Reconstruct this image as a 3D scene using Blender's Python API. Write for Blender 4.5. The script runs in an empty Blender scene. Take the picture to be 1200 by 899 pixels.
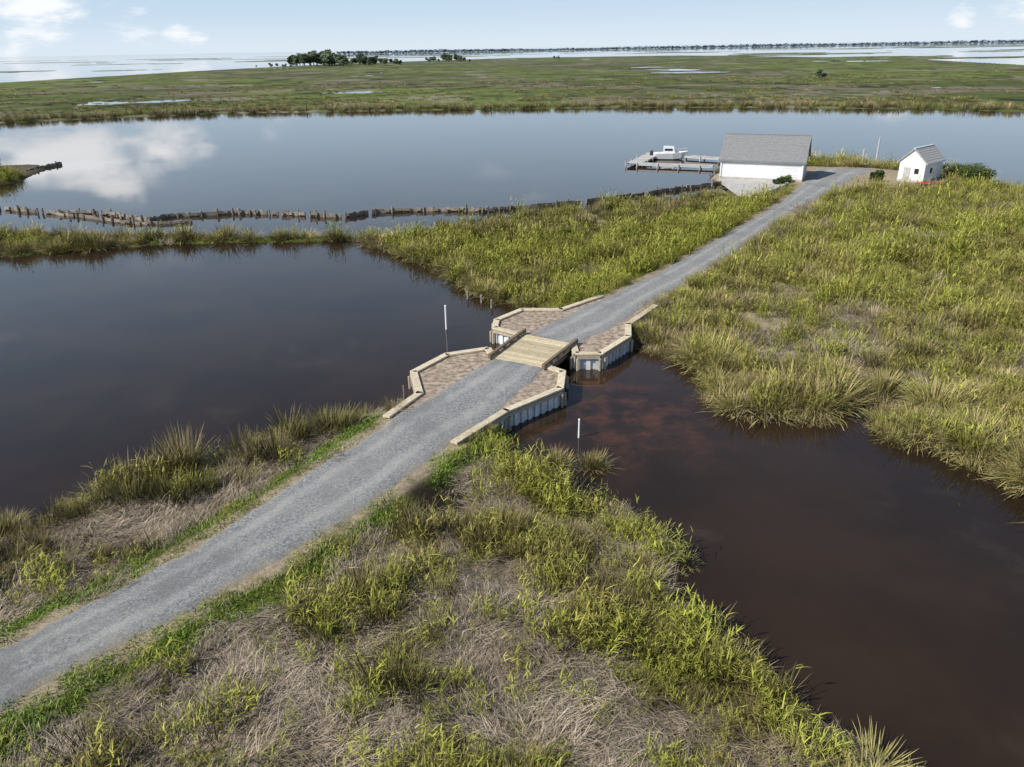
import bpy, math, random
import numpy as np
from mathutils import Vector, Matrix
random.seed(7); RS=np.random.RandomState(11)
sc=bpy.context.scene
# ------------------------------------------------------------------ camera
CAMZ=19.0; F=900.0; TH=math.radians(23.6); RO=math.radians(1.0)
fwd=Vector((0,math.cos(TH),-math.sin(TH))); up0=Vector((0,math.sin(TH),math.cos(TH))); r0=Vector((1,0,0))
rt=r0*math.cos(RO)-up0*math.sin(RO); up=up0*math.cos(RO)+r0*math.sin(RO)
cd=bpy.data.cameras.new("camera"); cam=bpy.data.objects.new("camera",cd); sc.collection.objects.link(cam)
M=Matrix((( rt.x,up.x,-fwd.x,0),(rt.y,up.y,-fwd.y,0),(rt.z,up.z,-fwd.z,CAMZ),(0,0,0,1)))
cam.matrix_world=M; cd.sensor_width=36; cd.lens=27; cd.clip_end=200000; cd.clip_start=0.5
sc.camera=cam
def ray(x,y): return fwd+rt*((x-600)/F)+up*((449.5-y)/F)
def G(x,y,z=0.2):
    # world ground coordinate at height z of an image pixel, unprojected through the camera
    d=ray(x,y); t=(z-CAMZ)/d.z
    return (d.x*t,d.y*t)
def GP(l,z=0.2): return [G(a,b,z) for a,b in l]
# ------------------------------------------------------------------ numpy helpers
def h2(xi,yi,s):
    v=np.sin(xi*127.1+yi*311.7+s*74.7)*43758.5453
    return v-np.floor(v)
def vn(x,y,s=0):
    xi=np.floor(x); yi=np.floor(y); fx=x-xi; fy=y-yi
    fx=fx*fx*(3-2*fx); fy=fy*fy*(3-2*fy)
    a=h2(xi,yi,s); b=h2(xi+1,yi,s); c=h2(xi,yi+1,s); d=h2(xi+1,yi+1,s)
    return (a*(1-fx)+b*fx)*(1-fy)+(c*(1-fx)+d*fx)*fy
def fbm(x,y,s=0,o=4):
    r=0;a=.5;t=0
    for i in range(o):
        r=r+a*vn(x,y,s+i*3.1); t+=a; a*=.5; x=x*2.03+5.3; y=y*2.03+1.7
    return r/t
def ss(a,b,x):
    t=np.clip((x-a)/(b-a),0,1); return t*t*(3-2*t)
def sdf(px,py,poly):
    d=np.full(px.shape,1e18); ins=np.zeros(px.shape,bool); n=len(poly)
    for i in range(n):
        ax,ay=poly[i]; bx,by=poly[(i+1)%n]
        ex,ey=bx-ax,by-ay; l=ex*ex+ey*ey+1e-12
        t=np.clip(((px-ax)*ex+(py-ay)*ey)/l,0,1)
        dx=px-ax-t*ex; dy=py-ay-t*ey
        d=np.minimum(d,dx*dx+dy*dy)
        if ay!=by:
            c=((ay>py)!=(by>py))&(px<(bx-ax)*(py-ay)/(by-ay)+ax)
            ins^=c
    d=np.sqrt(d); return np.where(ins,d,-d)
# ------------------------------------------------------------------ layout
LA=GP([(-500,860),(-200,735),(-60,672),(0,650),(60,606),(120,574),(200,548),(300,515),(380,498),(450,486),(500,464),(560,445),(608,452),(600,486),
       (618,525),(650,552),(700,598),(760,640),(792,662),(785,700),(835,735),(880,785),(930,815),(975,860),(1030,905),(1150,1050),(1300,1400)])+[(14,-20),(-60,-20),(-60,2)]
LB=GP([(700,405),(745,402),(775,412),(800,425),(836,430),(840,462),(868,480),(905,468),(945,484),(975,462),(1010,458),(1040,480),(1050,510),(1110,532),(1150,556),(1180,536),(1205,566),(1300,620),(1500,640),(1800,560),(2200,400)])+\
   [(170,60),(200,125)]+GP([(1500,240),(1200,221),(1165,217),(1110,205),(1050,197),(1010,191),(945,190),(843,199),(832,209),(860,215),(845,226),(780,234),(680,245),(600,253),(560,261),(480,273),(440,281),(420,277),(300,277),(200,276),(150,279),(80,274),(0,274),(-300,286),
   (-300,320),(0,300),(100,293),(200,284),(350,282),(425,281),(432,286),(480,303),(500,310),(545,335),(590,352),(640,366),(670,385)])
LD=GP([(-300,183),(0,187),(40,191),(57,195),(22,212),(0,217),(-300,240)])
LE=GP([(-600,190),(-200,160),(0,144),(150,137),(300,132),(500,129),(700,126),(900,126),(1100,128),(1200,131),(1400,139),(1800,160),
      (1800,100),(1400,85),(1200,76),(1050,68),(800,65),(600,68),(450,73),(330,78),(200,85),(100,91),(0,97),(-200,104),(-600,122)])
roadL=GP([(-250,875),(0,755),(130,692),(270,612),(400,527),(460,487),(500,463),(577,419),(612,393),(662,367),(705,350),(800,303),(878,258),(925,228),(945,208),(955,198)],1.0)
roadR=GP([(-250,965),(0,832),(150,752),(300,672),(440,588),(530,522),(598,476),(640,431),(673,405),(735,377),(768,352),(850,303),(916,258),(967,228),(1002,210),(1025,198)],1.0)
road_poly=roadL+roadR[::-1]
yard=GP([(835,203),(840,209),(930,214),(985,222),(1110,216),(1112,203),(1010,195),(945,194)],1.0)
clearing=GP([(830,203),(945,205),(925,222),(900,230),(862,229),(835,216)],1.0)
abN=GP([(577,419),(571,410),(524,417),(486,437),(493,462),(455,489),(532,519),(592,482),(655,456),(658,437),(640,431)],1.0)
abF=GP([(612,393),(581,385),(583,376),(612,364),(658,364),(705,348),(767,359),(735,381),(735,395),(703,415),(676,415),(673,405)],1.0)

# ------------------------------------------------------------------ materials
def nt(name):
    m=bpy.data.materials.new(name); m.use_nodes=True; t=m.node_tree; t.nodes.clear()
    o=t.nodes.new('ShaderNodeOutputMaterial'); p=t.nodes.new('ShaderNodeBsdfPrincipled')
    t.links.new(p.outputs[0],o.inputs[0]); return m,t,p,o
def N(t,ty,**k):
    n=t.nodes.new(ty)
    for a,b in k.items(): setattr(n,a,b)
    return n
def noise(t,scale,detail=4,vec=None,rough=.55):
    n=N(t,'ShaderNodeTexNoise'); n.inputs['Scale'].default_value=scale; n.inputs['Detail'].default_value=detail; n.inputs['Roughness'].default_value=rough
    if vec is None:
        g=N(t,'ShaderNodeNewGeometry'); vec=g.outputs['Position']
    t.links.new(vec,n.inputs['Vector']); return n.outputs['Fac']
def mr(t,v,a,b,c=0,d=1,smooth=True):
    n=N(t,'ShaderNodeMapRange'); 
    if smooth: n.interpolation_type='SMOOTHSTEP'
    t.links.new(v,n.inputs[0]); n.inputs[1].default_value=a;n.inputs[2].default_value=b;n.inputs[3].default_value=c;n.inputs[4].default_value=d
    return n.outputs[0]
def mix(t,f,a,b,mode='MIX'):
    n=N(t,'ShaderNodeMixRGB',blend_type=mode)
    for s,v in ((n.inputs[0],f),(n.inputs[1],a),(n.inputs[2],b)):
        if isinstance(v,(int,float)): s.default_value=v
        elif isinstance(v,tuple): s.default_value=(*v,1)
        else: t.links.new(v,s)
    return n.outputs[0]
def mth(t,op,a,b=None):
    n=N(t,'ShaderNodeMath',operation=op)
    for i,v in enumerate((a,b)):
        if v is None: continue
        if isinstance(v,(int,float)): n.inputs[i].default_value=v
        else: t.links.new(v,n.inputs[i])
    return n.outputs[0]
def attr(t,name):
    a=N(t,'ShaderNodeAttribute'); a.attribute_name=name; return a.outputs['Fac']
def bump(t,p,h,s,d):
    b=N(t,'ShaderNodeBump'); b.inputs['Strength'].default_value=s; b.inputs['Distance'].default_value=d
    t.links.new(h,b.inputs['Height']); t.links.new(b.outputs[0],p.inputs['Normal'])
def simple(name,c1,c2,scale=2,rough=.8,bs=.2,bd=.02,island=0,metal=0):
    m,t,p,o=nt(name)
    n=noise(t,scale,5); col=mix(t,mr(t,n,.3,.7),c1,c2)
    if island:
        g=N(t,'ShaderNodeNewGeometry'); col=mix(t,1.0,col,mth(t,'ADD',mth(t,'MULTIPLY',g.outputs['Random Per Island'],island),1-island*.5),'MULTIPLY')
    t.links.new(col,p.inputs['Base Color']); p.inputs['Roughness'].default_value=rough; p.inputs['Metallic'].default_value=metal
    bump(t,p,n,bs,bd); return m
m_newwood=simple('new_timber',(.52,.43,.29),(.70,.61,.45),4,.75,.2,.01,.3)
m_deck=simple('deck_timber',(.46,.38,.23),(.62,.53,.36),6,.75,.2,.01,.45)
m_pilewood=simple('pile_timber',(.36,.30,.21),(.50,.43,.32),6,.8,.2,.01,.3)
m_rail=simple('stained_timber',(.16,.115,.07),(.26,.19,.125),6,.8,.2,.01,.35)
m_oldwood=simple('weathered_timber',(.16,.135,.11),(.34,.3,.25),4,.9,.3,.02,.7)
m_dockwood=simple('grey_dock_timber',(.4,.39,.37),(.55,.53,.5),4,.9,.3,.02,.3)
m_vinyl=simple('grey_sheet_pile',(.56,.57,.58),(.76,.77,.77),1.5,.5,.1,.01,.3)
m_fill=simple('brown_gravel_fill',(.19,.14,.10),(.48,.39,.3),3,.95,.6,.04)
m_white=simple('white_siding',(.76,.77,.78),(.85,.85,.85),1.2,.6,.05,.01)
m_roof=simple('grey_shingles',(.19,.195,.2),(.27,.27,.275),5,.9,.5,.03)
m_roof2=simple('pale_metal_roof',(.36,.35,.34),(.46,.45,.43),3,.6,.1,.02)
m_glass=simple('dark_glass',(.02,.025,.03),(.03,.035,.04),1,.15,.0,.01)
m_conc=simple('pale_concrete',(.42,.4,.37),(.55,.53,.5),1.5,.9,.2,.02)
m_boat=simple('white_gelcoat',(.78,.79,.8),(.82,.82,.82),1,.25,0,.01)
m_red=simple('faded_red_plastic',(.5,.07,.05),(.6,.12,.09),2,.5,0,.01)
m_dark=simple('black_plastic',(.02,.02,.02),(.04,.04,.04),2,.4,0,.01)
m_orange=simple('orange_paint',(.6,.12,.03),(.7,.16,.04),2,.6,0,.01)
m_bark=simple('bark',(.09,.07,.05),(.16,.13,.1),3,.9,.3,.02)
def road_mat():
    m,t,p,o=nt('gravel')
    f=noise(t,8,8,rough=.85); md=noise(t,.7,6,rough=.7); lg=noise(t,.15,3)
    c=mix(t,mr(t,f,.36,.64),(.115,.12,.125),(.39,.39,.38))
    c=mix(t,mr(t,md,.38,.68,0,.6),c,(.33,.32,.30))
    ac=attr(t,'across'); ab=mth(t,'ABSOLUTE',ac)
    tr=mth(t,'SUBTRACT',mth(t,'ADD',ab,mth(t,'MULTIPLY',mth(t,'SUBTRACT',lg,.5),.3)),.42); tr=mth(t,'ABSOLUTE',tr); tr=mr(t,tr,.04,.2,1,0)
    tr=mth(t,'MULTIPLY',tr,mr(t,md,.3,.7,.25,.85))
    c=mix(t,tr,c,(.41,.395,.37))
    dk=mr(t,noise(t,.35,5,rough=.7),.48,.66,0,.6); c=mix(t,dk,c,(.145,.15,.15))
    e=mth(t,'ADD',ab,mth(t,'MULTIPLY',mth(t,'SUBTRACT',md,.5),.9)); e=mr(t,e,.78,1.0)
    c=mix(t,mth(t,'MULTIPLY',e,.8),c,(.36,.31,.235))
    f2=noise(t,22,3,rough=.7); c=mix(t,1.0,c,mr(t,f2,.3,.7,.7,1.3),'MULTIPLY')
    t.links.new(c,p.inputs['Base Color']); p.inputs['Roughness'].default_value=.95
    bump(t,p,f,.8,.06); return m
m_road=road_mat()
def water_mat():
    m,t,p,o=nt('water')
    g=N(t,'ShaderNodeNewGeometry')
    n1=noise(t,.12,5); n2=noise(t,.45,6,rough=.65)
    cx,cy=G(725,490,0)
    vd=N(t,'ShaderNodeVectorMath',operation='DISTANCE'); vd.inputs[1].default_value=(cx,cy,0); t.links.new(g.outputs[0],vd.inputs[0])
    sh=mr(t,vd.outputs['Value'],0,9,1,0); sh=mth(t,'MULTIPLY',sh,mr(t,n2,.42,.66))
    c=mix(t,mr(t,n1,.35,.65),(.024,.0155,.0095),(.036,.0225,.0135))
    c=mix(t,mth(t,'MULTIPLY',sh,.9),c,(.10,.043,.022))
    t.links.new(c,p.inputs['Base Color'])
    p.inputs['IOR'].default_value=1.38
    r=mr(t,noise(t,.05,4),.4,.65,.015,.06); t.links.new(r,p.inputs['Roughness'])
    w=noise(t,1.6,3); bump(t,p,w,.05,.02); return m
m_water=water_mat()
def ground_mat():
    m,t,p,o=nt('marsh_ground')
    f=noise(t,5,6,rough=.7); n=noise(t,.5,5)
    c=mix(t,mr(t,f,.3,.7),(.06,.048,.03),(.22,.175,.12))
    c=mix(t,mr(t,n,.35,.65,0,.5),c,(.06,.06,.025))
    gr=mth(t,'ADD',attr(t,'green'),mth(t,'SUBTRACT',mth(t,'MULTIPLY',f,.6),.3)); gr=mr(t,gr,.2,.8)
    gc=mix(t,mr(t,f,.35,.65),(.045,.06,.012),(.12,.15,.025))
    c=mix(t,gr,c,gc)
    sd=mth(t,'ADD',attr(t,'sand'),mth(t,'SUBTRACT',mth(t,'MULTIPLY',n,.9),.45)); sd=mr(t,sd,.3,.7)
    c=mix(t,sd,c,mix(t,mr(t,f,.3,.7),(.26,.2,.135),(.42,.35,.25)))
    c=mix(t,attr(t,'mud'),c,(.025,.02,.015))
    g=N(t,'ShaderNodeNewGeometry'); wn=N(t,'ShaderNodeTexNoise'); wn.inputs['Scale'].default_value=.01; t.links.new(g.outputs['Position'],wn.inputs['Vector'])
    wv=N(t,'ShaderNodeVectorMath',operation='MULTIPLY_ADD'); t.links.new(wn.outputs['Color'],wv.inputs[0]); wv.inputs[1].default_value=(90,90,0); t.links.new(g.outputs['Position'],wv.inputs[2])
    a=noise(t,.012,8,wv.outputs[0],.72); b=noise(t,.045,7,None,.8); d=noise(t,.0042,6,wv.outputs[0],.65); e=noise(t,.02,7,wv.outputs[0],.7)
    fc=mix(t,mr(t,a,.46,.58),(.095,.115,.035),(.19,.16,.12))
    fc=mix(t,mr(t,d,.47,.55,0,.85),fc,(.14,.175,.045))
    fc=mix(t,mr(t,b,.46,.62,0,.8),fc,(.045,.055,.022))
    fc=mix(t,mr(t,e,.55,.62,0,.75),fc,(.27,.24,.17))
    fc=mix(t,mr(t,noise(t,.03,7,wv.outputs[0],.7),.56,.60,0,.9),fc,(.03,.035,.018))
    c=mix(t,attr(t,'far'),c,fc)
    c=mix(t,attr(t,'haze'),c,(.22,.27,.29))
    t.links.new(c,p.inputs['Base Color']); p.inputs['Roughness'].default_value=1; p.inputs['Specular IOR Level'].default_value=.1
    bump(t,p,f,.8,.08); return m
m_ground=ground_mat()
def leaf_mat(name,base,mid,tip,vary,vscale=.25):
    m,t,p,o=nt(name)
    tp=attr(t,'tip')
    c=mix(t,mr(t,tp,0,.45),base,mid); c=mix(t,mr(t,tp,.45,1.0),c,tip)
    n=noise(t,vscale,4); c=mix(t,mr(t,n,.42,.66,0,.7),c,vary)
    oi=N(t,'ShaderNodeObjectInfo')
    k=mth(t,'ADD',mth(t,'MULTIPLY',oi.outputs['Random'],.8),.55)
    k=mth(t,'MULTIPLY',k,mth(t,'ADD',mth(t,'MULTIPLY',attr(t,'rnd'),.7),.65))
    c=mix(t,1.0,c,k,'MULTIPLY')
    t.links.new(c,p.inputs['Base Color']); p.inputs['Roughness'].default_value=.7; p.inputs['Specular IOR Level'].default_value=.2
    return m
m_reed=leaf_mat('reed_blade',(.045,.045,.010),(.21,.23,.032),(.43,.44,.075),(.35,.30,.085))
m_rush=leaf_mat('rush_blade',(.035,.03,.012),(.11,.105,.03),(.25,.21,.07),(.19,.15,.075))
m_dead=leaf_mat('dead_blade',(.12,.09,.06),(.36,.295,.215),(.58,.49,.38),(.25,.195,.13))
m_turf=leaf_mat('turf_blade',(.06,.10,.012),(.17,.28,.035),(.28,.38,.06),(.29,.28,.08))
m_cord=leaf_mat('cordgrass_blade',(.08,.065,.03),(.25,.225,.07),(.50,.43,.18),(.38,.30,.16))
m_tan=leaf_mat('tan_reed_blade',(.08,.07,.03),(.24,.205,.10),(.42,.35,.2),(.20,.20,.06),.05)
m_leaf=leaf_mat('leaf',(.03,.05,.015),(.06,.095,.025),(.10,.14,.04),(.05,.07,.03),.3)
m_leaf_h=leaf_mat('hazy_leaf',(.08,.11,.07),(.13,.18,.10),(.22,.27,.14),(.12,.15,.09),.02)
m_leaf_far=leaf_mat('far_leaf',(.26,.34,.42),(.28,.36,.44),(.30,.38,.46),(.27,.35,.43),.002)  # blue-grey distance haze painted into the far treeline's leaf colour

# ------------------------------------------------------------------ mesh builder
class MB:
    def __init__(s): s.v=[];s.f=[]
    def box(s,p1,p2,w,z0,z1):
        a=Vector((p1[0],p1[1]));b=Vector((p2[0],p2[1]));d=(b-a).normalized();n=Vector((-d.y,d.x))*w/2
        i=len(s.v)
        for q in (a-n,b-n,b+n,a+n): s.v.append((q.x,q.y,z0))
        for q in (a-n,b-n,b+n,a+n): s.v.append((q.x,q.y,z1))
        s.f+=[(i+3,i+2,i+1,i),(i+4,i+5,i+6,i+7),(i,i+1,i+5,i+4),(i+1,i+2,i+6,i+5),(i+2,i+3,i+7,i+6),(i+3,i,i+4,i+7)]
    def prism(s,poly,z0,z1):
        i=len(s.v);n=len(poly)
        ar=sum(poly[k][0]*poly[(k+1)%n][1]-poly[(k+1)%n][0]*poly[k][1] for k in range(n))
        if ar<0: poly=poly[::-1]
        for p in poly: s.v.append((p[0],p[1],z0))
        for p in poly: s.v.append((p[0],p[1],z1))
        s.f.append(tuple(range(i+n,i+2*n))); s.f.append(tuple(range(i+n-1,i-1,-1)))
        for k in range(n): s.f.append((i+k,i+(k+1)%n,i+n+(k+1)%n,i+n+k))
    def cyl(s,a,b,r0,r1,n=8):
        a=Vector(a);b=Vector(b);d=(b-a).normalized();u=d.orthogonal().normalized();w=d.cross(u);i=len(s.v)
        for c,r in ((a,r0),(b,r1)):
            for k in range(n):
                an=2*math.pi*k/n; s.v.append(tuple(c+u*math.cos(an)*r+w*math.sin(an)*r))
        for k in range(n): s.f.append((i+k,i+(k+1)%n,i+n+(k+1)%n,i+n+k))
        s.f.append(tuple(range(i+n,i+2*n))); s.f.append(tuple(range(i+n-1,i-1,-1)))
    def loft(s,secs,close=True):
        i=len(s.v);n=len(secs[0])
        for q in secs: s.v+= [tuple(p) for p in q]
        for a in range(len(secs)-1):
            for k in range(n if close else n-1):
                k2=(k+1)%n; s.f.append((i+a*n+k,i+a*n+k2,i+(a+1)*n+k2,i+(a+1)*n+k))
        if close:
            s.f.append(tuple(range(i+n-1,i-1,-1))); s.f.append(tuple(range(i+(len(secs)-1)*n,i+len(secs)*n)))
    def obj(s,name,mat,parent=None,smooth=False,bevel=0,mw=None):
        me=bpy.data.meshes.new(name); me.from_pydata(s.v,[],s.f); me.update()
        ob=bpy.data.objects.new(name,me); sc.collection.objects.link(ob); me.materials.append(mat)
        if smooth:
            for p in me.polygons: p.use_smooth=True
        if bevel:
            b=ob.modifiers.new('bevel','BEVEL'); b.width=bevel; b.segments=2
        if parent: ob.parent=parent
        elif mw is not None: ob.matrix_world=mw
        return ob
def empty(name,mw=None):
    e=bpy.data.objects.new(name,None); sc.collection.objects.link(e); e.empty_display_size=.5
    if mw is not None: e.matrix_world=mw
    return e
def fattr(me,name,arr):
    a=me.attributes.new(name,'FLOAT','POINT'); a.data.foreach_set('value',np.asarray(arr,dtype=np.float32).ravel())

# ------------------------------------------------------------------ terrain sheet
q=[9.0]
while q[-1]<9500: q.append(q[-1]*1.0115)
Yr=np.array(q)-15; S=np.linspace(-1.25,1.25,440)
XX=(Yr[:,None]+15)*S[None,:]; YY=np.repeat(Yr[:,None],len(S),1)
X=XX.ravel();Y=YY.ravel()
sA=sdf(X,Y,LA); sB=sdf(X,Y,LB); sD=sdf(X,Y,LD); sE=sdf(X,Y,LE)
def wigf(x,y): return (fbm(x/3,y/3,1)-.5)*3.6
wig=wigf(X,Y)
near=np.maximum(np.maximum(sA,sB),sD)+wig*ss(95,60,Y)
sR=np.maximum(sdf(X,Y,road_poly),sdf(X,Y,yard))
z=-.9+1.2*ss(-.9,.7,near)+(fbm(X/1.5,Y/1.5,5)-.5)*.3*ss(0,1,near)
rr=ss(-2.6,-.3,sR)*ss(0,.8,near)
z=z*(1-rr)+.9*rr
wf=(fbm(X/14,Y/14,3)-.5)*10*ss(200,400,Y)
fe=sE+wf*.3
zf=-.9+1.3*ss(-2,3,fe)
pond=fbm(X/70,Y/45,9,5); dpt=ss(260,1400,Y)
pm=ss(.675,.69,pond+dpt*.05-ss(60,0,sE)*.2)
zf=zf*(1-pm)+(-.6)*pm
isl=fbm(X/260,Y/160,14,4)
zi=np.where((Y>900)&(Y<3800)&(sE<0),-.9+1.3*ss(.64,.66,isl),-.9)
shore_far=ss(5200,5400,Y)*ss(-1500,-900,X+0*Y)*1.0
zs=-.9+1.6*shore_far
z=np.where(Y>150,np.maximum(np.maximum(zf,zi),zs),z)
ny,nx=XX.shape
me=bpy.data.meshes.new('ground'); nv=nx*ny
me.vertices.add(nv); me.vertices.foreach_set('co',np.stack([X,Y,z],1).astype(np.float32).ravel())
ii=np.arange(nv).reshape(ny,nx); fc=np.stack([ii[:-1,:-1],ii[:-1,1:],ii[1:,1:],ii[1:,:-1]],-1).reshape(-1,4)
me.loops.add(fc.size); me.loops.foreach_set('vertex_index',fc.ravel().astype(np.int32))
me.polygons.add(len(fc)); me.polygons.foreach_set('loop_start',(np.arange(len(fc))*4).astype(np.int32))
me.polygons.foreach_set('use_smooth',np.ones(len(fc),bool))
me.update(calc_edges=True)
mudx,mudy=G(515,592,.3)
mud=ss(2.6,1.2,np.hypot((X-mudx),(Y-mudy)*1.0)+wig)
mud=np.maximum(mud,ss(.1,-.3,near)*(Y<150))
sand=ss(-1.3,-.1,sR)*.75
for (a,b,r) in ((470,568,2.2),(560,560,1.6),(620,600,2),(250,590,2.0),(330,560,1.5),(905,375,3),(925,420,2.6),(980,430,2),(700,740,1.5)):
    gx,gy=G(a,b,.3); sand=np.maximum(sand,ss(r*1.3,r*.4,np.hypot(X-gx,Y-gy)+wig)*.8)
green=np.where(sB>0,.75,.35)+ (fbm(X/6,Y/6,21)-.5)*1.2-np.where(sB>0,ss(16,4,sB)*.6*(X>15),0)
green=np.where(sA>0,.15+(fbm(X/5,Y/5,21)-.5)+ss(-2.6,-1.2,sR)*.7,green)
fattr(me,'mud',mud); fattr(me,'sand',sand); fattr(me,'green',np.clip(green,0,1))
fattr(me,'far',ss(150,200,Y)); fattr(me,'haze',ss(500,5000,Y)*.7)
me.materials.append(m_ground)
gnd=bpy.data.objects.new('ground',me); sc.collection.objects.link(gnd)
W=MB(); W.v=[(-60000,-600,0),(60000,-600,0),(60000,90000,0),(-60000,90000,0)]; W.f=[(0,1,2,3)]
W.obj('water',m_water)

# ------------------------------------------------------------------ road
def crom(P,n=14):
    P=[np.array(p) for p in P]; out=[]
    for i in range(len(P)-1):
        a=P[max(i-1,0)];b=P[i];c=P[i+1];d=P[min(i+2,len(P)-1)]
        for k in range(n):
            t=k/n; out.append(.5*((2*b)+(-a+c)*t+(2*a-5*b+4*c-d)*t*t+(-a+3*b-3*c+d)*t**3))
    out.append(P[-1]); return out
def road_part(name,L,R,parent=None):
    L=crom(L);R=crom(R); nc=14; v=[];ac=[];f=[]
    for j,(l,r) in enumerate(zip(L,R)):
        jl=(fbm(np.array(j*.35),np.array(3.0),40)-.5)*.16; jr=(fbm(np.array(j*.35),np.array(9.0),41)-.5)*.16
        for k in range(nc+1):
            t=k/nc; s=-1+2*t
            tt=t*(1+jl+jr)-jl
            p=l*(1-tt)+r*tt; e=abs(s)
            zz=1.0+.05*(1-e*e) if e<.99 else .84
            if abs(abs(s)-.42)<.12: zz-=.015
            v.append((p[0],p[1],zz)); ac.append(s)
    for j in range(len(L)-1):
        for k in range(nc):
            a=j*(nc+1)+k; f.append((a,a+1,a+nc+2,a+nc+1))
    m=bpy.data.meshes.new(name); m.from_pydata(v,[],f); fattr(m,'across',ac)
    for p in m.polygons: p.use_smooth=True
    m.materials.append(m_road); o=bpy.data.objects.new(name,m); sc.collection.objects.link(o)
    return o
road_part('gravel_road',roadL[:8],roadR[:8]); road_part('gravel_road',roadL[8:],roadR[8:])

# ------------------------------------------------------------------ bridge
br=empty('timber_bridge')
def lerp(a,b,t): return (a[0]+(b[0]-a[0])*t,a[1]+(b[1]-a[1])*t)
b=MB(); b.prism(abN,-.9,.97); b.prism(abF,-.9,.97); b.obj('abutment_fill',m_fill,br)
def wallrun(pts,cap=True):
    sheet=MB();capm=MB();wale=MB()
    for a,b_ in zip(pts[:-1],pts[1:]):
        A=Vector(a);B=Vector(b_);L=(B-A).length;d=(B-A)/L;n=Vector((-d.y,d.x))
        if n.dot((A+B)/2-Vector(CEN))<0: n=-n
        k=max(2,int(L/.25))
        for i in range(k):
            off=.05 if i%2 else .15
            p=A+d*(L*i/k+.01)+n*off; q=A+d*(L*(i+1)/k-.01)+n*off
            sheet.box(p,q,.10,-.9,.93)
        p=A-d*.1+n*.06;q=B+d*.1+n*.06
        capm.box(p,q,.44,1.0,1.12)
        p=A+n*.25;q=B+n*.25
        wale.box(p,q,.1,.77,.96)
        kk=max(1,int(L/2.2))
        for i in range(kk+1):
            c=A+d*(L*i/kk)*.98+n*.36
            wale.cyl((c.x,c.y,-.9),(c.x,c.y,.8),.08,.08,8)
    sheet.obj('sheet_pile_wall',m_vinyl,br); capm.obj('cap_timber',m_newwood,br,bevel=.015); wale.obj('wale_and_piles',m_pilewood,br)
CEN=(np.mean([p[0] for p in abN]),np.mean([p[1] for p in abN]))
wallrun(abN[0:6]); wallrun(abN[6:11])
CEN=(np.mean([p[0] for p in abF]),np.mean([p[1] for p in abF]))
wallrun(abF[0:6]); wallrun(abF[6:12])
dl0,dl1,dr0,dr1=roadL[7],roadL[8],roadR[7],roadR[8]
dk=MB(); n=24
for i in range(n):
    t0=-.03+1.06*i/n; t1=-.03+1.06*(i+1)/n-.003
    A=lerp(dl0,dl1,(t0+t1)/2);B=lerp(dr0,dr1,(t0+t1)/2)
    A2=lerp(A,B,-.03);B2=lerp(A,B,1.03)
    w=(t1-t0)*math.dist(dl0,dl1)*.95
    dk.box(A2,B2,w,.98,1.07+random.uniform(-.006,.006))
dk.obj('deck_planks',m_deck,br)
st=MB()
for s in (0.02,.25,.5,.75,.98):
    st.box(lerp(dl0,dr0,s),lerp(dl1,dr1,s),.2,.55,.97)
st.obj('stringers',m_rail,br)
rl=MB()
for (p,q_) in ((dl0,dl1),(dr0,dr1)):
    ext=lerp(p,q_,-.1),lerp(p,q_,1.1)
    rl.box(ext[0],ext[1],.20,1.19,1.36)
    for i in range(6):
        t=.02+.96*i/5; a=lerp(ext[0],ext[1],t-.025);c=lerp(ext[0],ext[1],t+.025)
        rl.box(a,c,.18,1.07,1.19)
rl.obj('curb_rails',m_rail,br,bevel=.01)

def post(name,x,yb,yt,r=.05,mat=m_white,zb=0,mat2=None):
    g=G(x,yb,zb); dd=math.hypot(g[0],g[1]); ht=(yb-yt)/F*math.hypot(dd,CAMZ)*1.02
    b=MB(); b.cyl((g[0],g[1],-.8),(g[0]+.02,g[1],zb+ht),r,r*.95,10); 
    e=empty(name); b.obj('shaft',mat,e)
    c=MB(); c.cyl((g[0]+.02,g[1],zb+ht),(g[0]+.02,g[1],zb+ht+.06),r*1.2,r*.5,10); c.obj('top',mat2 or mat,e)
post('marker_post',523,386,358,.07); post('marker_post',678,513,490)
post('marker_post',473,462,452,.04,m_oldwood,.3,m_orange)
for x_,y_ in ((548,349),(564,353),(576,359),(624,368)):
    post('wooden_piling',x_,y_+2,y_-7,.09,m_oldwood)

# ------------------------------------------------------------------ old bulkhead
def bulkhead(name,pix,sp=1.15,h=.75,z=0):
    P=crom(GP(pix,0.3),10); e=empty(name); b=MB(); pl=MB(); acc=0
    for a,c in zip(P[:-1],P[1:]):
        L=math.dist(a,c); 
        if L<1e-6: continue
        if random.random()<.93:
            zt=h*.62+random.uniform(-.1,.08); pl.box(a,c,.16,-.5,zt)
            if random.random()<.6: pl.box((a[0],a[1]-.22),(c[0],c[1]-.22),.14,zt-.28,zt+.06)
        while acc<L:
            q_=lerp(a,c,acc/L); hh=h+random.uniform(-.4,.2); r=random.uniform(.11,.19)
            b.cyl((q_[0],q_[1]-.15,-.6),(q_[0]+random.uniform(-.15,.15),q_[1]-.15+random.uniform(-.1,.1),hh),r,r*.9,7)
            acc+=sp*random.uniform(.6,1.6)
        acc-=L
    b.obj('piles',m_oldwood,e); pl.obj('planks',m_oldwood,e)
bulkhead('timber_bulkhead',[(-200,238),(-60,241),(0,243),(60,248),(120,249),(170,256),(200,252),(240,250),(280,248),(330,249),(400,252),(440,247),(500,245),(565,245)],1.3,.75)
bulkhead('timber_bulkhead',[(60,248),(110,254),(165,260),(225,258)],1.6,.55)
bulkhead('timber_bulkhead',[(565,246),(600,243),(680,236),(745,228),(790,221),(862,212)],1.4,.75)
bulkhead('timber_bulkhead',[(30,201),(52,195),(72,191)],1.3,.8)

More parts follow.
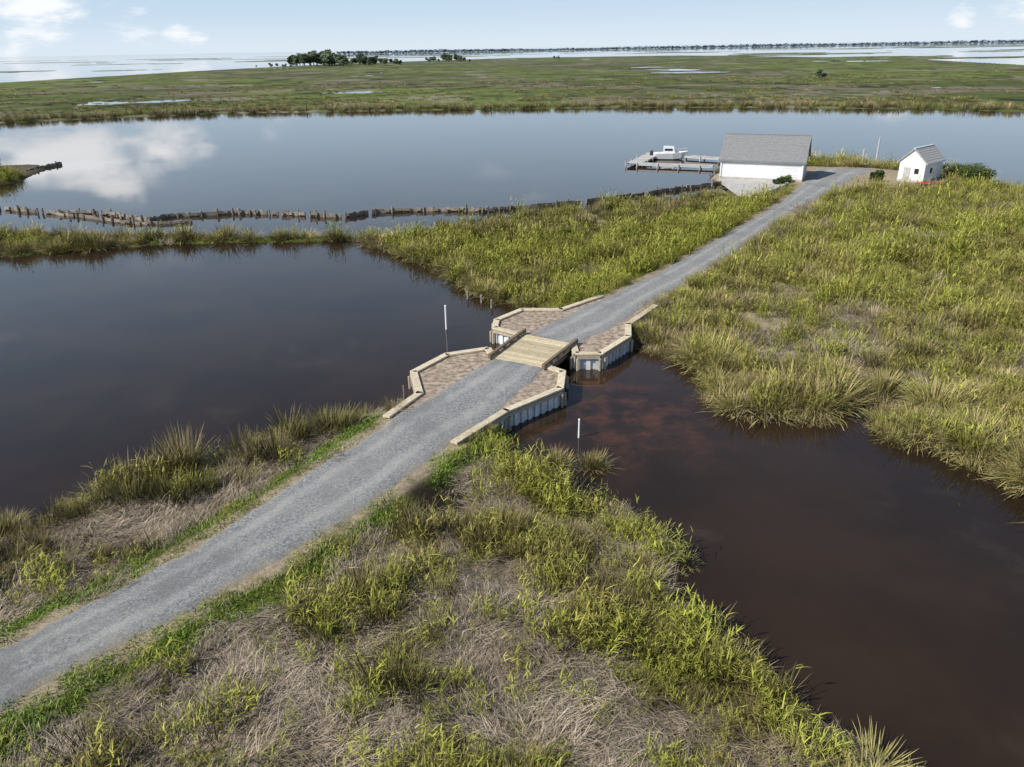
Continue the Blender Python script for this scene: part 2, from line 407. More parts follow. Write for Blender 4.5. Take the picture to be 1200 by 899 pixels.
# ------------------------------------------------------------------ buildings
def house(name,org,ang,L,D,h,rise,ov,z0,roofm,extras=None):
    mw=Matrix.Translation((org[0],org[1],z0))@Matrix.Rotation(ang,4,'Z'); e=empty(name,mw)
    b=MB(); sec=[(0,0),(D,0),(D,h),(D/2,h+rise),(0,h)]
    b.loft([[(0,y,z_) for y,z_ in sec],[(L,y,z_) for y,z_ in sec]]); b.obj('walls',m_white,e)
    t=.16; b=MB(); sl=rise/(D/2)
    for sgn in (0,1):
        ye=-ov if sgn==0 else D+ov; ze=h-ov*sl
        s_=[(ye,ze+.02),(D/2,h+rise+.02),(D/2,h+rise+t+.05),(ye,ze+t)]
        b.loft([[(-ov,y,z_) for y,z_ in s_],[(L+ov,y,z_) for y,z_ in s_]])
    for sgn in (0,1):
        nC=int(math.hypot(D/2+ov,rise)/.32)
        for i in range(1,nC):
            f_=i/nC
            y=(-ov+(D/2+ov)*f_) if sgn==0 else (D+ov-(D/2+ov)*f_); zc=h-ov*sl+t+(rise+ov*sl+.05)*f_
            b.box((-ov,y),(L+ov,y),.05,zc-.05,zc+.022)
    b.obj('roof',roofm,e)
    b=MB()
    for ye in (-ov-.02,D+ov+.02):
        b.box((-ov,ye),(L+ov,ye),.05,h-ov*sl-.12,h-ov*sl+t-.02)
    b.box((-ov,D/2),(L+ov,D/2),.25,h+rise+t+.0,h+rise+t+.09)
    b.obj('fascia_and_ridge',m_white if roofm is m_roof2 else m_roof,e)
    b=MB(); b.box((-.06,D/2),(L+.06,D/2),D+.12,-.5,.22); b.obj('foundation',m_conc,e)
    b=MB(); zz=.3
    while zz<h-.1:
        b.box((.02,-.015),(L-.02,-.015),.02,zz,zz+.03); b.box((-.015,.02),(-.015,D-.02),.02,zz,zz+.03); b.box((L+.015,.02),(L+.015,D-.02),.02,zz,zz+.03)
        zz+=.24
    b.obj('siding_laps',m_white,e)
    if extras: extras(e,L,D,h)
    return e
def window(e,x,y,w,z0,z1,axis):
    b=MB();c=MB()
    if axis=='x':
        b.box((x-w/2-.1,y),(x+w/2+.1,y),.1,z0-.1,z1+.1); c.box((x-w/2,y),(x+w/2,y),.13,z0,z1)
    else:
        b.box((x,y-w/2-.1),(x,y+w/2+.1),.1,z0-.1,z1+.1); c.box((x,y-w/2),(x,y+w/2),.13,z0,z1)
    b.obj('window_frame',m_white,e); c.obj('window_pane',m_glass,e)
def ex1(e,L,D,h):
    window(e,L,2.0,.9,1.1,2.0,'y'); window(e,L,6.3,.9,1.1,2.0,'y')
    b=MB(); b.box((L+.03,3.4),(L+.03,4.6),.08,.22,2.3); b.obj('door',m_conc,e)
    b=MB()
    b.box((L-.2,-.08),(L,-.08),.1,.22,h-.1); b.box((0,-.08),(.2,-.08),.1,.22,h-.1); b.obj('corner_boards',m_white,e)
def ex2(e,L,D,h):
    window(e,0,D*.3,.6,1.1,1.8,'y'); window(e,2.0,0,.7,1.1,1.8,'x')
    b=MB(); b.box((-.03,D*.55),(-.03,D*.8),.08,.22,1.9); b.obj('door',m_dockwood,e)
bo=G(843,208,1.0)
house('boathouse',bo,math.radians(-24),11.5,8.3,2.75,2.9,.3,.95,m_roof,ex1)
so=G(1081,214,1.0)
house('storage_shed',so,math.radians(41),5.8,3.5,2.7,1.6,.22,.95,m_roof2,ex2)
b=MB(); b.prism(GP([(846,210),(900,211),(925,214),(897,226),(866,224)],1.0),.3,1.01); b.obj('concrete_apron',m_conc)

# ------------------------------------------------------------------ docks
def dock(name,pix,w=1.6,z=.65):
    P=GP(pix,z); e=empty(name); b=MB(); pi=MB()
    for a,c in zip(P[:-1],P[1:]):
        L=math.dist(a,c); k=max(1,int(L/.3)); d=((c[0]-a[0])/L,(c[1]-a[1])/L); nn=(-d[1]*w/2,d[0]*w/2)
        for i in range(k):
            m_=lerp(a,c,(i+.5)/k); b.box((m_[0]-nn[0],m_[1]-nn[1]),(m_[0]+nn[0],m_[1]+nn[1]),L/k*.95,z-.06,z+random.uniform(-.005,.005))
        for s in (-.95,.95): pi.box((a[0]+nn[0]*s,a[1]+nn[1]*s),(c[0]+nn[0]*s,c[1]+nn[1]*s),.1,z-.32,z-.065)
        for i in range(int(L/3.5)+1):
            m_=lerp(a,c,i*3.5/L)
            for s in (-1.12,1.12): pi.cyl((m_[0]+nn[0]*s,m_[1]+nn[1]*s,-.9),(m_[0]+nn[0]*s,m_[1]+nn[1]*s,z+random.choice((.0,.1,.3))),.12,.11,8)
    b.obj('planks',m_dockwood,e); pi.obj('piles_and_joists',m_dockwood,e)
dock('boat_dock',[(743,191),(768,179)],2.6,.66); dock('boat_dock',[(748,191),(836,194)],1.8,.645); dock('boat_dock',[(802,182),(846,185)],1.8)
dock('boat_dock',[(941,187),(987,189)],2.4,.66); dock('boat_dock',[(975,191),(988,181)],1.4,.64); dock('boat_dock',[(1008,193),(1026,190)],1.8)
for x_,y_,t_ in ((985,190,177),(1010,193,178),(1026,193,167),(1014,192,183),(955,186,179)):
    post('dock_piling',x_,y_,t_,.14,m_dockwood,.3)
def boat():
    g=G(785,186,0.1); e=empty('motor_boat',Matrix.Translation((g[0],g[1],.1))@Matrix.Rotation(math.radians(-12),4,'Z'))
    b=MB(); secs=[]
    for s,hw,kz,gz in ((-2.4,1.05,-.1,.85),(-1.2,1.1,-.15,.88),(.4,1.05,-.15,.95),(1.6,.75,-.05,1.05),(2.3,.3,.3,1.15),(2.6,.03,.75,1.2)):
        secs.append([(s,0,kz),(s,hw*.75,kz+.18),(s,hw,gz),(s,hw*.86,gz+.02),(s,hw*.82,gz-.3),(s,-hw*.82,gz-.3),(s,-hw*.86,gz+.02),(s,-hw,gz),(s,-hw*.75,kz+.18)])
    b.loft(secs); b.obj('hull',m_boat,e,smooth=False)
    b=MB(); b.loft([[(-1.0,-.7,.5),(-1.0,.7,.5),(-1.0,.65,1.9),(-1.0,-.65,1.9)],[(.8,-.68,.5),(.8,.68,.5),(.5,.6,1.85),(.5,-.6,1.85)]]); b.obj('cabin',m_boat,e)
    b=MB(); b.loft([[(.56,-.52,1.6),(.56,.52,1.6),(.6,.52,1.6),(.6,-.52,1.6)],[(.70,-.52,1.2),(.70,.52,1.2),(.74,.52,1.2),(.74,-.52,1.2)]])
    b.box((-.8,-.70),(.3,-.70),.03,1.3,1.6); b.box((-.8,.70),(.3,.70),.03,1.3,1.6); b.obj('cabin_windows',m_glass,e)
    b=MB(); b.loft([[(-2.85,-.18,.0),(-2.85,.18,.0),(-2.5,.18,.0),(-2.5,-.18,.0)],[(-2.9,-.2,.9),(-2.9,.2,.9),(-2.42,.2,.9),(-2.42,-.2,.9)],[(-2.8,-.15,1.25),(-2.8,.15,1.25),(-2.5,.15,1.25),(-2.5,-.15,1.25)]]); b.obj('outboard_motor',m_dark,e)
    b=MB(); b.box((-1.6,-.6),(-1.6,.6),.5,.5,.9); b.obj('bench_seat',m_boat,e)
    b=MB()
    for y in (-.55,.55):
        b.cyl((1.1,y*1.2,1.0),(1.1,y*1.2,1.45),.025,.025,6); b.cyl((1.1,y*1.2,1.45),(2.4,y*.3,1.6),.025,.025,6)
    b.obj('bow_rail',m_dockwood,e)
    e.scale=(1.25,1.2,1.15)
boat()
for px_,an in ((1092,8),(1086,-5)):
    g=G(px_,217,1.0); e=empty('red_kayak',Matrix.Translation((g[0],g[1],1.05))@Matrix.Rotation(math.radians(an),4,'Z'))
    b=MB(); secs=[]
    for s in np.linspace(-1.9,1.9,11):
        r=.34*(1-(abs(s)/1.95)**2.2)+.02; secs.append([(s,math.cos(a)*r,.2+math.sin(a)*r*.55+.06*(abs(s)/1.9)**2) for a in np.linspace(0,2*math.pi,10,endpoint=False)])
    b.loft(secs); b.obj('hull',m_red,e,smooth=True)
    b=MB(); b.box((-.45,0),(.35,0),.36,.34,.405); b.obj('cockpit',m_dark,e)

# ------------------------------------------------------------------ vegetation prototypes
class Tuft:
    def __init__(s): s.v=[];s.f=[];s.t=[];s.r=[]
    def blade(s,b,d,L,w,droop,segs=3,t0=0,t1=1,side=None):
        b=Vector(b);d=Vector(d).normalized(); sd=side or d.cross(Vector((0,0,1)))
        if sd.length<.05: sd=Vector((random.uniform(-1,1),random.uniform(-1,1),0))
        sd=sd.normalized(); i=len(s.v); rr=random.random()
        for k in range(segs):
            t=k/segs; p=b+d*L*t+Vector((0,0,-droop*L*t*t)); ww=w*(1-.55*t)
            s.v+=[tuple(p-sd*ww/2),tuple(p+sd*ww/2)]; s.t+=[t0+(t1-t0)*t]*2; s.r+=[rr]*2
        p=b+d*L+Vector((0,0,-droop*L)); s.v.append(tuple(p)); s.t.append(t1); s.r.append(rr)
        for k in range(segs-1): s.f.append((i+2*k,i+2*k+1,i+2*k+3,i+2*k+2))
        k=segs-1; s.f.append((i+2*k,i+2*k+1,i+2*segs))
    def leaf(s,c,sz,tip):
        i=len(s.v);u=Vector([random.gauss(0,1) for _ in range(3)]).normalized();w=u.orthogonal().normalized()
        c=Vector(c)
        for a,b in ((-1,0),(0,.55),(1,0),(0,-.55)): s.v.append(tuple(c+u*a*sz+w*b*sz)); s.t.append(tip)
        rr=random.random(); s.r+=[rr]*4; s.f.append((i,i+1,i+2,i+3))
    def mesh(s,name,mat):
        me=bpy.data.meshes.new(name); me.from_pydata(s.v,[],s.f); fattr(me,'tip',s.t); fattr(me,'rnd',s.r); me.materials.append(mat); return me
col=bpy.data.collections.new('marsh_grass_kinds')
protos=[]
def addp(T,mat):
    nm='k%02d'%len(protos); o=bpy.data.objects.new(nm,T.mesh(nm,mat)); col.objects.link(o); protos.append(nm); return len(protos)-1
U=random.uniform
def rdir(lean):
    a=U(0,6.283); return Vector((math.cos(a)*math.sin(lean),math.sin(a)*math.sin(lean),math.cos(lean)))
K={}
def kreed():
    T=Tuft()
    for i in range(11):
        a=U(0,6.28);r=.42*math.sqrt(U(0,1)); b=Vector((math.cos(a)*r,math.sin(a)*r,-.1)); H=U(.5,1.25); d=rdir(U(0,.3))
        T.blade(b,d,H,.02,.0,2,0,.6)
        for k in range(5):
            t=U(.25,1); q_=b+d*H*t; T.blade(q_,rdir(U(.2,1.1)),U(.2,.45),U(.020,.034),U(.15,.6),2,t*.7,1)
    for i in range(12):
        a=U(0,6.28);r=.5*math.sqrt(U(0,1)); T.blade((math.cos(a)*r,math.sin(a)*r,-.1),rdir(U(.2,1.0)),U(.3,.6),.024,.3,2,0,.6)
    return T
def krush(n=85,Lm=.95,lean=.75,w=.018,dr=.35,R=.28):
    T=Tuft()
    for i in range(n):
        a=U(0,6.28);r=R*math.sqrt(U(0,1)); l=lean*(r/R)*U(.5,1.2)+U(0,.12)
        d=Vector((math.cos(a+U(-.5,.5))*math.sin(l),math.sin(a+U(-.5,.5))*math.sin(l),math.cos(l)))
        T.blade((math.cos(a)*r,math.sin(a)*r,-.1),d,Lm*U(.6,1.15),w*U(.8,1.3),dr*U(.3,1.3)*l,3)
    return T
def kdead():
    T=Tuft()
    for i in range(85):
        b=(U(-.6,.6),U(-.45,.45),U(-.05,.12)); an=random.gauss(0,.5); el=abs(random.gauss(.3,.3))
        d=Vector((math.cos(an)*math.cos(el),math.sin(an)*math.cos(el),math.sin(el)))
        T.blade(b,d,U(.35,.9),U(.012,.022),U(.15,.5),2,U(0,.3),1)
    return T
def kturf():
    T=Tuft()
    for i in range(55):
        T.blade((U(-.35,.35),U(-.35,.35),-.02),rdir(U(.1,1.0)),U(.08,.24),U(.016,.028),.3,2,0,1)
    return T
K['reed']=[addp(kreed(),m_reed) for _ in range(5)]
K['rush']=[addp(krush(),m_rush) for _ in range(3)]
K['dead']=[addp(kdead(),m_dead) for _ in range(4)]
K['turf']=[addp(kturf(),m_turf) for _ in range(3)]
K['cord']=[addp(krush(95,1.0,1.05,.022,.6,.3),m_cord) for _ in range(3)]
K['tan']=[addp(krush(50,1.0,.5,.04,.2,.45),m_tan) for _ in range(3)]
K['dome']=[addp(krush(200,.85,1.45,.02,.75,.45),m_cord) for _ in range(2)]+[addp(krush(180,.85,1.35,.018,.7,.4),m_rush)]+[addp(krush(200,.8,1.5,.018,.8,.45),m_dead)]

def instancer(name,coll,P,rot,scl,kind):
    me=bpy.data.meshes.new(name); me.vertices.add(len(P)); me.vertices.foreach_set('co',np.asarray(P,np.float32).ravel())
    a=me.attributes.new('rot','FLOAT_VECTOR','POINT'); a.data.foreach_set('vector',np.asarray(rot,np.float32).ravel())
    a=me.attributes.new('scl','FLOAT_VECTOR','POINT'); a.data.foreach_set('vector',np.asarray(scl,np.float32).ravel())
    a=me.attributes.new('kind','INT','POINT'); a.data.foreach_set('value',np.asarray(kind,np.int32).ravel())
    me.update(); ob=bpy.data.objects.new(name,me); sc.collection.objects.link(ob)
    ng=bpy.data.node_groups.new(name+'_nodes','GeometryNodeTree')
    ng.interface.new_socket('Geometry',in_out='INPUT',socket_type='NodeSocketGeometry'); ng.interface.new_socket('Geometry',in_out='OUTPUT',socket_type='NodeSocketGeometry')
    gi=ng.nodes.new('NodeGroupInput'); go=ng.nodes.new('NodeGroupOutput'); ip=ng.nodes.new('GeometryNodeInstanceOnPoints')
    ci=ng.nodes.new('GeometryNodeCollectionInfo'); ci.inputs['Collection'].default_value=coll; ci.inputs['Separate Children'].default_value=True; ci.inputs['Reset Children'].default_value=True
    def na(n_,ty):
        x=ng.nodes.new('GeometryNodeInputNamedAttribute'); x.data_type=ty; x.inputs['Name'].default_value=n_
        return [o for o in x.outputs if o.enabled and o.name=='Attribute'][0]
    L=ng.links.new
    L(gi.outputs[0],ip.inputs['Points']); L(ci.outputs[0],ip.inputs['Instance']); ip.inputs['Pick Instance'].default_value=True
    L(na('kind','INT'),ip.inputs['Instance Index']); L(na('rot','FLOAT_VECTOR'),ip.inputs['Rotation']); L(na('scl','FLOAT_VECTOR'),ip.inputs['Scale'])
    L(ip.outputs[0],go.inputs[0]); md=ob.modifiers.new('scatter','NODES'); md.node_group=ng
    return ob
def hz(x,y):
    j=np.clip(np.log((y+15)/9.0)/math.log(1.0115),0,len(Yr)-2); i=np.clip((x/(y+15)+1.25)/2.5*(len(S)-1),0,len(S)-2)
    j0=j.astype(int);i0=i.astype(int);fj=j-j0;fi=i-i0;Z=z.reshape(ny,nx)
    return (Z[j0,i0]*(1-fi)+Z[j0,i0+1]*fi)*(1-fj)+(Z[j0+1,i0]*(1-fi)+Z[j0+1,i0+1]*fi)*fj
Nc=450000
cx=RS.uniform(-95,150,Nc); cy=RS.uniform(-1,135,Nc)
k=np.abs(cx)<.82*(cy+13); cx=cx[k];cy=cy[k]
dist=np.hypot(cx,cy); base=Nc/(245*136.)
dens=np.clip(13*(24/np.maximum(dist,1))**1.2,2.1,base)
k=RS.rand(len(cx))<dens/base; cx=cx[k];cy=cy[k];dist=dist[k]
hh=hz(cx,cy)
wg=wigf(cx,cy)*ss(95,60,cy)
a_=sdf(cx,cy,LA)+wg; b_=sdf(cx,cy,LB)+wg; d_=sdf(cx,cy,LD)
r_=-sdf(cx,cy,road_poly); yd=-np.maximum(sdf(cx,cy,yard),sdf(cx,cy,clearing)); ab=-np.maximum(sdf(cx,cy,abN),sdf(cx,cy,abF))
n1=fbm(cx/4,cy/4,50); n2=fbm(cx/1.6,cy/1.6,60); n3=fbm(cx/14,cy/14,70); n4=fbm(cx/2.4,cy/2.4,66); rnd=RS.rand(len(cx))
kind=np.full(len(cx),-1); sclv=np.ones(len(cx))
land=(hh>.02)&(r_>.06+.7*(n2-.42))&(yd>.1)&(ab>.35)
def pick(mask,kk,sc0=1.0):
    m=mask&land&(kind<0); arr=np.array(K[kk]); kind[m]=arr[RS.randint(0,len(arr),m.sum())]; sclv[m]=sc0
rl_=np.array(roadL[:8]); ymid=np.interp(cx,np.array([p[0] for p in rl_]),np.array([p[1] for p in rl_])); west=cy>ymid
A=(a_>-1)&(cy<50)
for (px_,py_,r) in ((515,592,1.9),(470,568,1.3),(560,562,.9),(905,375,2.2),(925,420,2.2),(985,432,1.6),(1060,470,1.4),(860,345,1.3),(1010,400,1.2),(250,590,1.0),(330,560,.8),(640,690,.7),(90,650,.8)):
    gx,gy=G(px_,py_,.3); m=(np.hypot(cx-gx,cy-gy)+(n2-.5)*2<r)&(rnd<.85); land&=~m
pick(A&(r_<1.1+1.8*(n1-.3))&(ab>.6)&(rnd<.92),'turf',1.1)
W_=A&west
pick(W_&(a_<3.0)&(rnd<.06),'dome',1.1)
pick(W_&(a_<2.6)&(n4<.56)&(rnd<.6),'rush',1.25); pick(W_&(n1<.45)&(rnd<.4),'reed',.85); pick(W_&(n1>.5),'dead'); pick(W_&(rnd<.5),'rush',1.1); pick(W_,'dead')
E_=A&~west
bot=ss(34,20,cy)
pick(E_&(rnd<.012),'dome',.9)
pick(E_&(a_<1.2+n1*1.3)&(n4<.56)&(rnd<.5),'reed',.95)
pick(E_&(a_<2.5)&(rnd<.35),'cord',1.0)
pick(E_&(n4+.05*bot>.50)&(rnd<.90),'dead',1.0)
pick(E_&(n1<.48)&(rnd<.42),'reed',.9); pick(E_&(n1>.57)&(rnd<.5),'dead',1.0); pick(E_&(rnd<.2),'cord',.9); pick(E_&(rnd<.78),'rush',1.0); pick(E_,'reed',.8)
B=b_>-1
rd=np.array(roadL[8:]); xm=np.interp(cy,np.array([p[1] for p in rd]),np.array([p[0] for p in rd])); east=(cx>xm)
EB=B&east&(cx>0)
pick(EB&(b_<14)&(cy<95)&(rnd<.10),'dome',1.25)
pick(EB&(b_<2.2+2*(n1-.5))&(rnd<.7),'cord',1.35)
pick(EB&(b_<19)&(cy<95)&(n1>.46)&(rnd<.6),'dead',1.3)
pick(EB&(b_<15)&(cy<95)&(n4<.5)&(rnd<.75),'cord',1.1)
pick(EB&(b_<15)&(cy<95)&(rnd<.4),'rush',1.1)
pick(EB&(rnd<.02),'dome',1.1)
pick(EB&(n3>.53)&(rnd<.5),'cord',1.0)
pick(EB&(n1>.58)&(rnd<.6),'dead',1.2)
pick(EB&(n4>.54)&(rnd<.6),'rush',1.05)
pick(EB,'reed',1.0)
CB=B&~east
pick(CB&(r_<4)&(rnd<.9),'reed',1.05)
lp=np.array(GP([(430,262),(540,280),(620,285),(700,276),(850,246),(900,229)],.3))
south=np.interp(cx,lp[:,0],lp[:,1])
inn=CB&(cx>-20)&(cy>south-8*(n1-.5))
pick(inn&(rnd<.55),'rush',.75); pick(inn&(rnd<.85),'tan',.6)
pick(CB&(b_<2)&(rnd<.3),'cord',1.0)
pick(CB&(n4>.52)&(rnd<.6),'rush',.95); pick(CB&(n1>.58)&(rnd<.5),'dead',1.1)
pick(CB&(cx<-20)&(rnd<.8),'reed',.72); pick(CB&(cx<-20),'cord',.7)
pick(CB,'reed',.95); pick(d_>-1,'reed',1.1)
m=kind>=0; cx=cx[m];cy=cy[m];hh=hh[m];kind=kind[m];sclv=sclv[m];dist=dist[m];n2=n2[m];n4=n4[m];r_=r_[m]
nn=len(cx); print('tufts',nn)
dk_=np.isin(kind,K['dead'])|np.isin(kind,K['turf'])
sclv=sclv*RS.uniform(.65,1.35,nn)*np.clip(dist/60,.95,1.3)*np.where(dk_,1.05,(.55+.95*ss(.3,.7,n2)))*np.where(dk_,1,.6+.4*ss(.2,2.0,r_))
rz=RS.uniform(0,6.283,nn); dk_=np.isin(kind,K['dead']); rz=np.where(dk_,fbm(cx/4,cy/4,80)*14+RS.normal(0,.35,nn),rz)
rot=np.stack([RS.normal(0,.12,nn),RS.normal(0,.12,nn),rz],1)
sz=sclv*RS.uniform(.8,1.2,nn)
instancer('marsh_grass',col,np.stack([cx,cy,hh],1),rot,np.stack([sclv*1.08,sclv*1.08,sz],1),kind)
# tussocks standing in and over the water edge
P=[];R_=[];S_=[];Kd=[]
iso=[(655,545,1.1),(694,545,1.1),(700,548,.7),(1195,570,1.2),(1180,556,1.2),(10,622,1.3),(28,640,1.0),(18,655,1.2)]
for a,b,s in iso:
    for i in range(5):
        g=G(a,b,0); P.append((g[0]+U(-.3,.3),g[1]+U(-.3,.3),0.0)); R_.append((0,0,U(0,6))); S_.append((s,s,s)); Kd.append(random.choice(K['cord'] if i<3 else K['rush']))
tx=RS.uniform(-45,75,60000); ty=RS.uniform(8,75,60000); th=hz(tx,ty); tb=sdf(tx,ty,LB); ta=sdf(tx,ty,LA)
tab=-np.maximum(sdf(tx,ty,abN),sdf(tx,ty,abF)); trd=-sdf(tx,ty,road_poly)
pr=np.where((tb>-2.5)&(tx>8),.42,np.where(tb>-2.5,.12,.10))
mm=(th>-.55)&(th<.12)&(RS.rand(60000)<pr)&(tab>1.6)&(trd>1.5)
print('edge',mm.sum())
for x_,y_,h_,tb_ in zip(tx[mm],ty[mm],th[mm],tb[mm]):
    s=U(.7,1.25) if tb_>-2.5 else U(.55,.9)
    P.append((x_,y_,max(-.05,h_-.05))); R_.append((U(-.15,.15),U(-.15,.15),U(0,6.28))); S_.append((s,s,s*U(.8,1.2))); Kd.append(random.choice(K['dome'][:2]+K['dome'][:3]+K['cord']))
instancer('grass_tussocks',col,P,R_,S_,Kd)
Nf=60000
fx=RS.uniform(-330,330,Nf); fy=RS.uniform(190,520,Nf)
s_=sdf(fx,fy,LE); h_=hz(fx,fy); fn=fbm(fx/25,fy/25,33); pr=np.where(s_<9,1.0,np.where(s_<60,.12,.04)*(fn>.45)*2); 
m=(h_>.0)&(s_>-2)&(RS.rand(Nf)<pr); fx=fx[m];fy=fy[m];h_=h_[m];s_=s_[m]; nf=len(fx); print('far',nf)
kk=np.where(RS.rand(nf)<np.where(s_<9,.85,.3),RS.choice(K['tan'],nf),np.where(RS.rand(nf)<.6,RS.choice(K['rush'],nf),RS.choice(K['reed'],nf)))
w_=RS.uniform(1.6,2.8,nf)*np.where(s_<14,1,1.2); hs=RS.uniform(1.5,2.8,nf)*np.where(s_<9,1,.5)
instancer('far_bank_reeds',col,np.stack([fx,fy,h_-.1],1),np.stack([0*fx,0*fx,RS.uniform(0,6.28,nf)],1),np.stack([w_,w_,hs],1),kk)

# ------------------------------------------------------------------ trees
def treemesh(name,H,R,leaf,mat,nl=1300,clumps=16):
    T=Tuft(); 
    for i in range(clumps):
        a=U(0,6.28);r=R*math.sqrt(U(0,1))*.8; cz=H*U(.3,.9); k=1-abs(cz/H-.55)*.9
        c=Vector((math.cos(a)*r*k,math.sin(a)*r*k,cz)); cr=R*U(.28,.48)
        for j in range(nl//clumps):
            q_=Vector([random.gauss(0,1) for _ in range(3)]).normalized()*cr*U(.55,1.05); q_.z*=.7
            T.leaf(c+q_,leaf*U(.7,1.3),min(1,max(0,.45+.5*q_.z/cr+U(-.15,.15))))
    me=T.mesh(name,mat); return me,T
def trunkmesh(name,H,R,r0):
    b=MB(); b.cyl((0,0,-.3),(0.03*H,0,H*.45),r0,r0*.65,8); b.cyl((.03*H,0,H*.45),(0,.02*H,H*.85),r0*.65,r0*.2,8)
    for i in range(7):
        a=U(0,6.28); z0=H*U(.3,.6); b.cyl((.02*H,0,z0),(math.cos(a)*R*.6,math.sin(a)*R*.6,z0+H*.2),r0*.35,r0*.1,6)
    return b
def protocoll(cname,n,H,R,leaf,mat,nl,cl):
    c=bpy.data.collections.new(cname)
    for i in range(n):
        h=H*U(.75,1.15); me,T=treemesh(cname+str(i),h,R*U(.8,1.2),leaf,mat,nl,cl)
        b=trunkmesh('t',h,R,H*.025); off=len(me.vertices)
        V=T.v+b.v; Fc=T.f+[tuple(q_+off for q_ in f_) for f_ in b.f]
        m2=bpy.data.meshes.new(cname+str(i)+'m'); m2.from_pydata(V,[],Fc); fattr(m2,'tip',T.t+[.1]*len(b.v)); fattr(m2,'rnd',T.r+[.5]*len(b.v))
        m2.materials.append(mat); m2.materials.append(m_bark)
        for p in m2.polygons[len(T.f):]: p.material_index=1
        c.objects.link(bpy.data.objects.new('%s_%02d'%(cname,i),m2))
    return c
ct=protocoll('hammock_tree',4,19,6,.8,m_leaf_h,1500,18)
P=[];S_=[];R_=[];Kd=[]
for x0,x1,yb,n_,s0 in ((338,412,78,56,1.15),(372,470,77,60,.72),(498,552,73,34,.62),(640,660,70,3,.4),(300,345,79,8,.35)):
    for i in range(n_):
        x=U(x0,x1); g=G(x,yb-U(0,2.2),.3); f_=1-abs((x-(x0+x1)/2)/(x1-x0))*.9; s=s0*f_*U(.6,1.15)
        P.append((g[0],g[1],-.6)); S_.append((s*1.3,s*1.3,s)); R_.append((0,0,U(0,6))); Kd.append(random.randrange(4))
instancer('distant_trees',ct,P,R_,S_,Kd)
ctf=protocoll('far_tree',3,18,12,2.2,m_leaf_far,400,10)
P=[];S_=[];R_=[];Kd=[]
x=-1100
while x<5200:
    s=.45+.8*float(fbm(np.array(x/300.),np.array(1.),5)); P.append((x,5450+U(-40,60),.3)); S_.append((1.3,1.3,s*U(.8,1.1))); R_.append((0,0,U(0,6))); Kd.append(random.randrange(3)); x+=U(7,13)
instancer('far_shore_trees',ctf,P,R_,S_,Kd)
g=G(960,92,.3)
instancer('marsh_tree',ct,[(g[0],g[1],.2),(g[0]+4,g[1]+3,.2)],[(0,0,0),(0,0,2)],[(.42,.42,.26),(.3,.3,.18)],[0,1])
def shrub(name,x,y,H,R,n,mat=m_leaf,z=.9):
    g=G(x,y,z); e=empty(name,Matrix.Translation((g[0],g[1],z-.15))); T=Tuft()
    for i in range(14):
        a=U(0,6.28);r=R*math.sqrt(U(0,1))*.75; c=Vector((math.cos(a)*r,math.sin(a)*r,H*U(.3,.75))); cr=R*U(.3,.45)
        for j in range(n//14):
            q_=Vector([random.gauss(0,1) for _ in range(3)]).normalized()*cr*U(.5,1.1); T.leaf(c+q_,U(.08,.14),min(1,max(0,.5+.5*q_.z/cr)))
    me=T.mesh('foliage',mat); o=bpy.data.objects.new('foliage',me); sc.collection.objects.link(o); o.parent=e
    b=MB()
    for i in range(7):
        a=U(0,6.28); b.cyl((0,0,0),(math.cos(a)*R*.6,math.sin(a)*R*.6,H*.6),.05,.015,6)
    b.obj('stems',m_bark,e)
for x_,y_,H,R in ((1118,209,2.2,1.9),(1135,211,2.4,2.2),(1152,212,1.9,1.6),(1027,213,2.0,1.0),(912,216,1.1,.8),(920,214,1.1,.8)):
    shrub('green_shrub',x_,y_,H,R,2600)

# ------------------------------------------------------------------ light
sund=Vector((-.80,-.42,.0)).normalized(); EL=math.radians(42)
w=bpy.data.worlds.new("World"); sc.world=w; w.use_nodes=True; t=w.node_tree; t.nodes.clear()
out=N(t,'ShaderNodeOutputWorld'); bg=N(t,'ShaderNodeBackground'); bg.inputs[1].default_value=.10; t.links.new(bg.outputs[0],out.inputs[0])
sky=N(t,'ShaderNodeTexSky'); sky.sky_type='NISHITA'; sky.sun_disc=False; sky.sun_elevation=EL; sky.sun_rotation=math.atan2(sund.x,sund.y)
sky.air_density=1.0; sky.dust_density=.3; sky.ozone_density=2.0
tc=N(t,'ShaderNodeTexCoord'); gv=tc.outputs['Generated']
sx=N(t,'ShaderNodeSeparateXYZ'); t.links.new(gv,sx.inputs[0])
base_sky=mix(t,mr(t,sx.outputs[2],0.0,.42,.95,.0,False),sky.outputs[0],(5.7,7.3,9.2))
base_sky=mix(t,mr(t,sx.outputs[2],0.0,.05,.75,0),base_sky,(7.6,8.5,9.2))
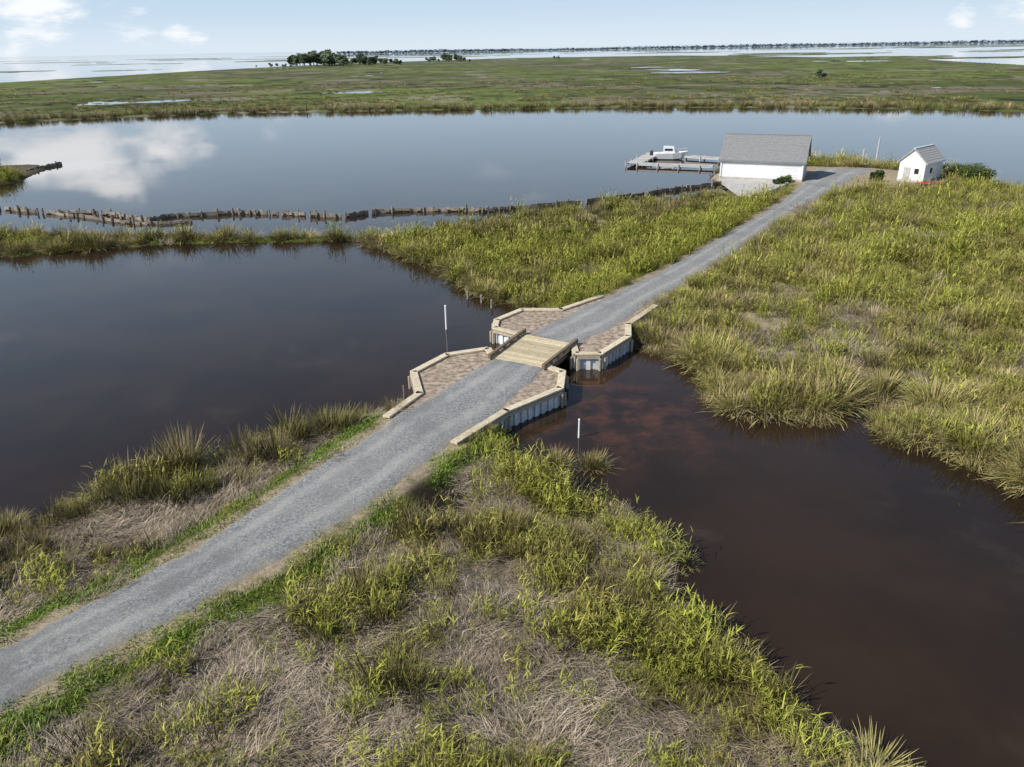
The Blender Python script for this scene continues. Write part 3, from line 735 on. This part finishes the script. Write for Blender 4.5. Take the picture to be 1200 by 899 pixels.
cb=N(t,'ShaderNodeCombineXYZ'); t.links.new(sx.outputs[0],cb.inputs[0]); t.links.new(sx.outputs[1],cb.inputs[1]); t.links.new(mth(t,'MULTIPLY',sx.outputs[2],3.0),cb.inputs[2])
cn=noise(t,6.5,8,cb.outputs[0],.62)
tot=None
for (px_,py_,deg,wt,refl) in ((100,180,5.0,1,1),(50,165,5.0,.9,1),(185,158,4.5,.95,1),(125,205,3.5,.9,1),(1045,131,1.8,.8,1),(330,160,2.5,.5,1),(30,0,5.0,1,0),(150,-5,3.5,.7,0),(1190,8,2.5,.9,0),(210,30,2,.6,0),(90,70,4,.5,0),(1130,18,1.5,.7,0)):
    d=ray(px_,py_).normalized()
    if refl: d=Vector((d.x,d.y,-d.z))
    dp=N(t,'ShaderNodeVectorMath',operation='DOT_PRODUCT'); dp.inputs[1].default_value=tuple(d); t.links.new(gv,dp.inputs[0])
    v=mr(t,dp.outputs['Value'],math.cos(math.radians(deg)),1.0,0,wt,False)
    tot=v if tot is None else mth(t,'MAXIMUM',tot,v)
cm=mth(t,'ADD',mth(t,'MULTIPLY',tot,.85),mth(t,'MULTIPLY',mth(t,'SUBTRACT',cn,.5),2.6))
cm=mr(t,cm,.40,.85); cm=mth(t,'MULTIPLY',cm,mr(t,tot,0,.25))
gen=mr(t,cn,.58,.78,0,.3); gen=mth(t,'MULTIPLY',gen,mr(t,sx.outputs[2],.03,.25))
hi=mr(t,sx.outputs[2],.06,.12,0,1)
cm=mth(t,'MAXIMUM',cm,gen)
cc=mix(t,hi,(10.2,10.3,10.5),(15,15,15.2))
colr=mix(t,mth(t,'MULTIPLY',cm,.9),base_sky,cc)
t.links.new(colr,bg.inputs[0])
sl=bpy.data.lights.new('sun','SUN'); sl.energy=5.0; sl.angle=math.radians(.53); sl.color=(1,.95,.86)
so_=bpy.data.objects.new('sun',sl); sc.collection.objects.link(so_)
sv=Vector((sund.x*math.cos(EL),sund.y*math.cos(EL),math.sin(EL))); so_.rotation_euler=sv.to_track_quat('Z','Y').to_euler()
sc.view_settings.view_transform='Standard'; sc.view_settings.look='None'; sc.view_settings.exposure=0
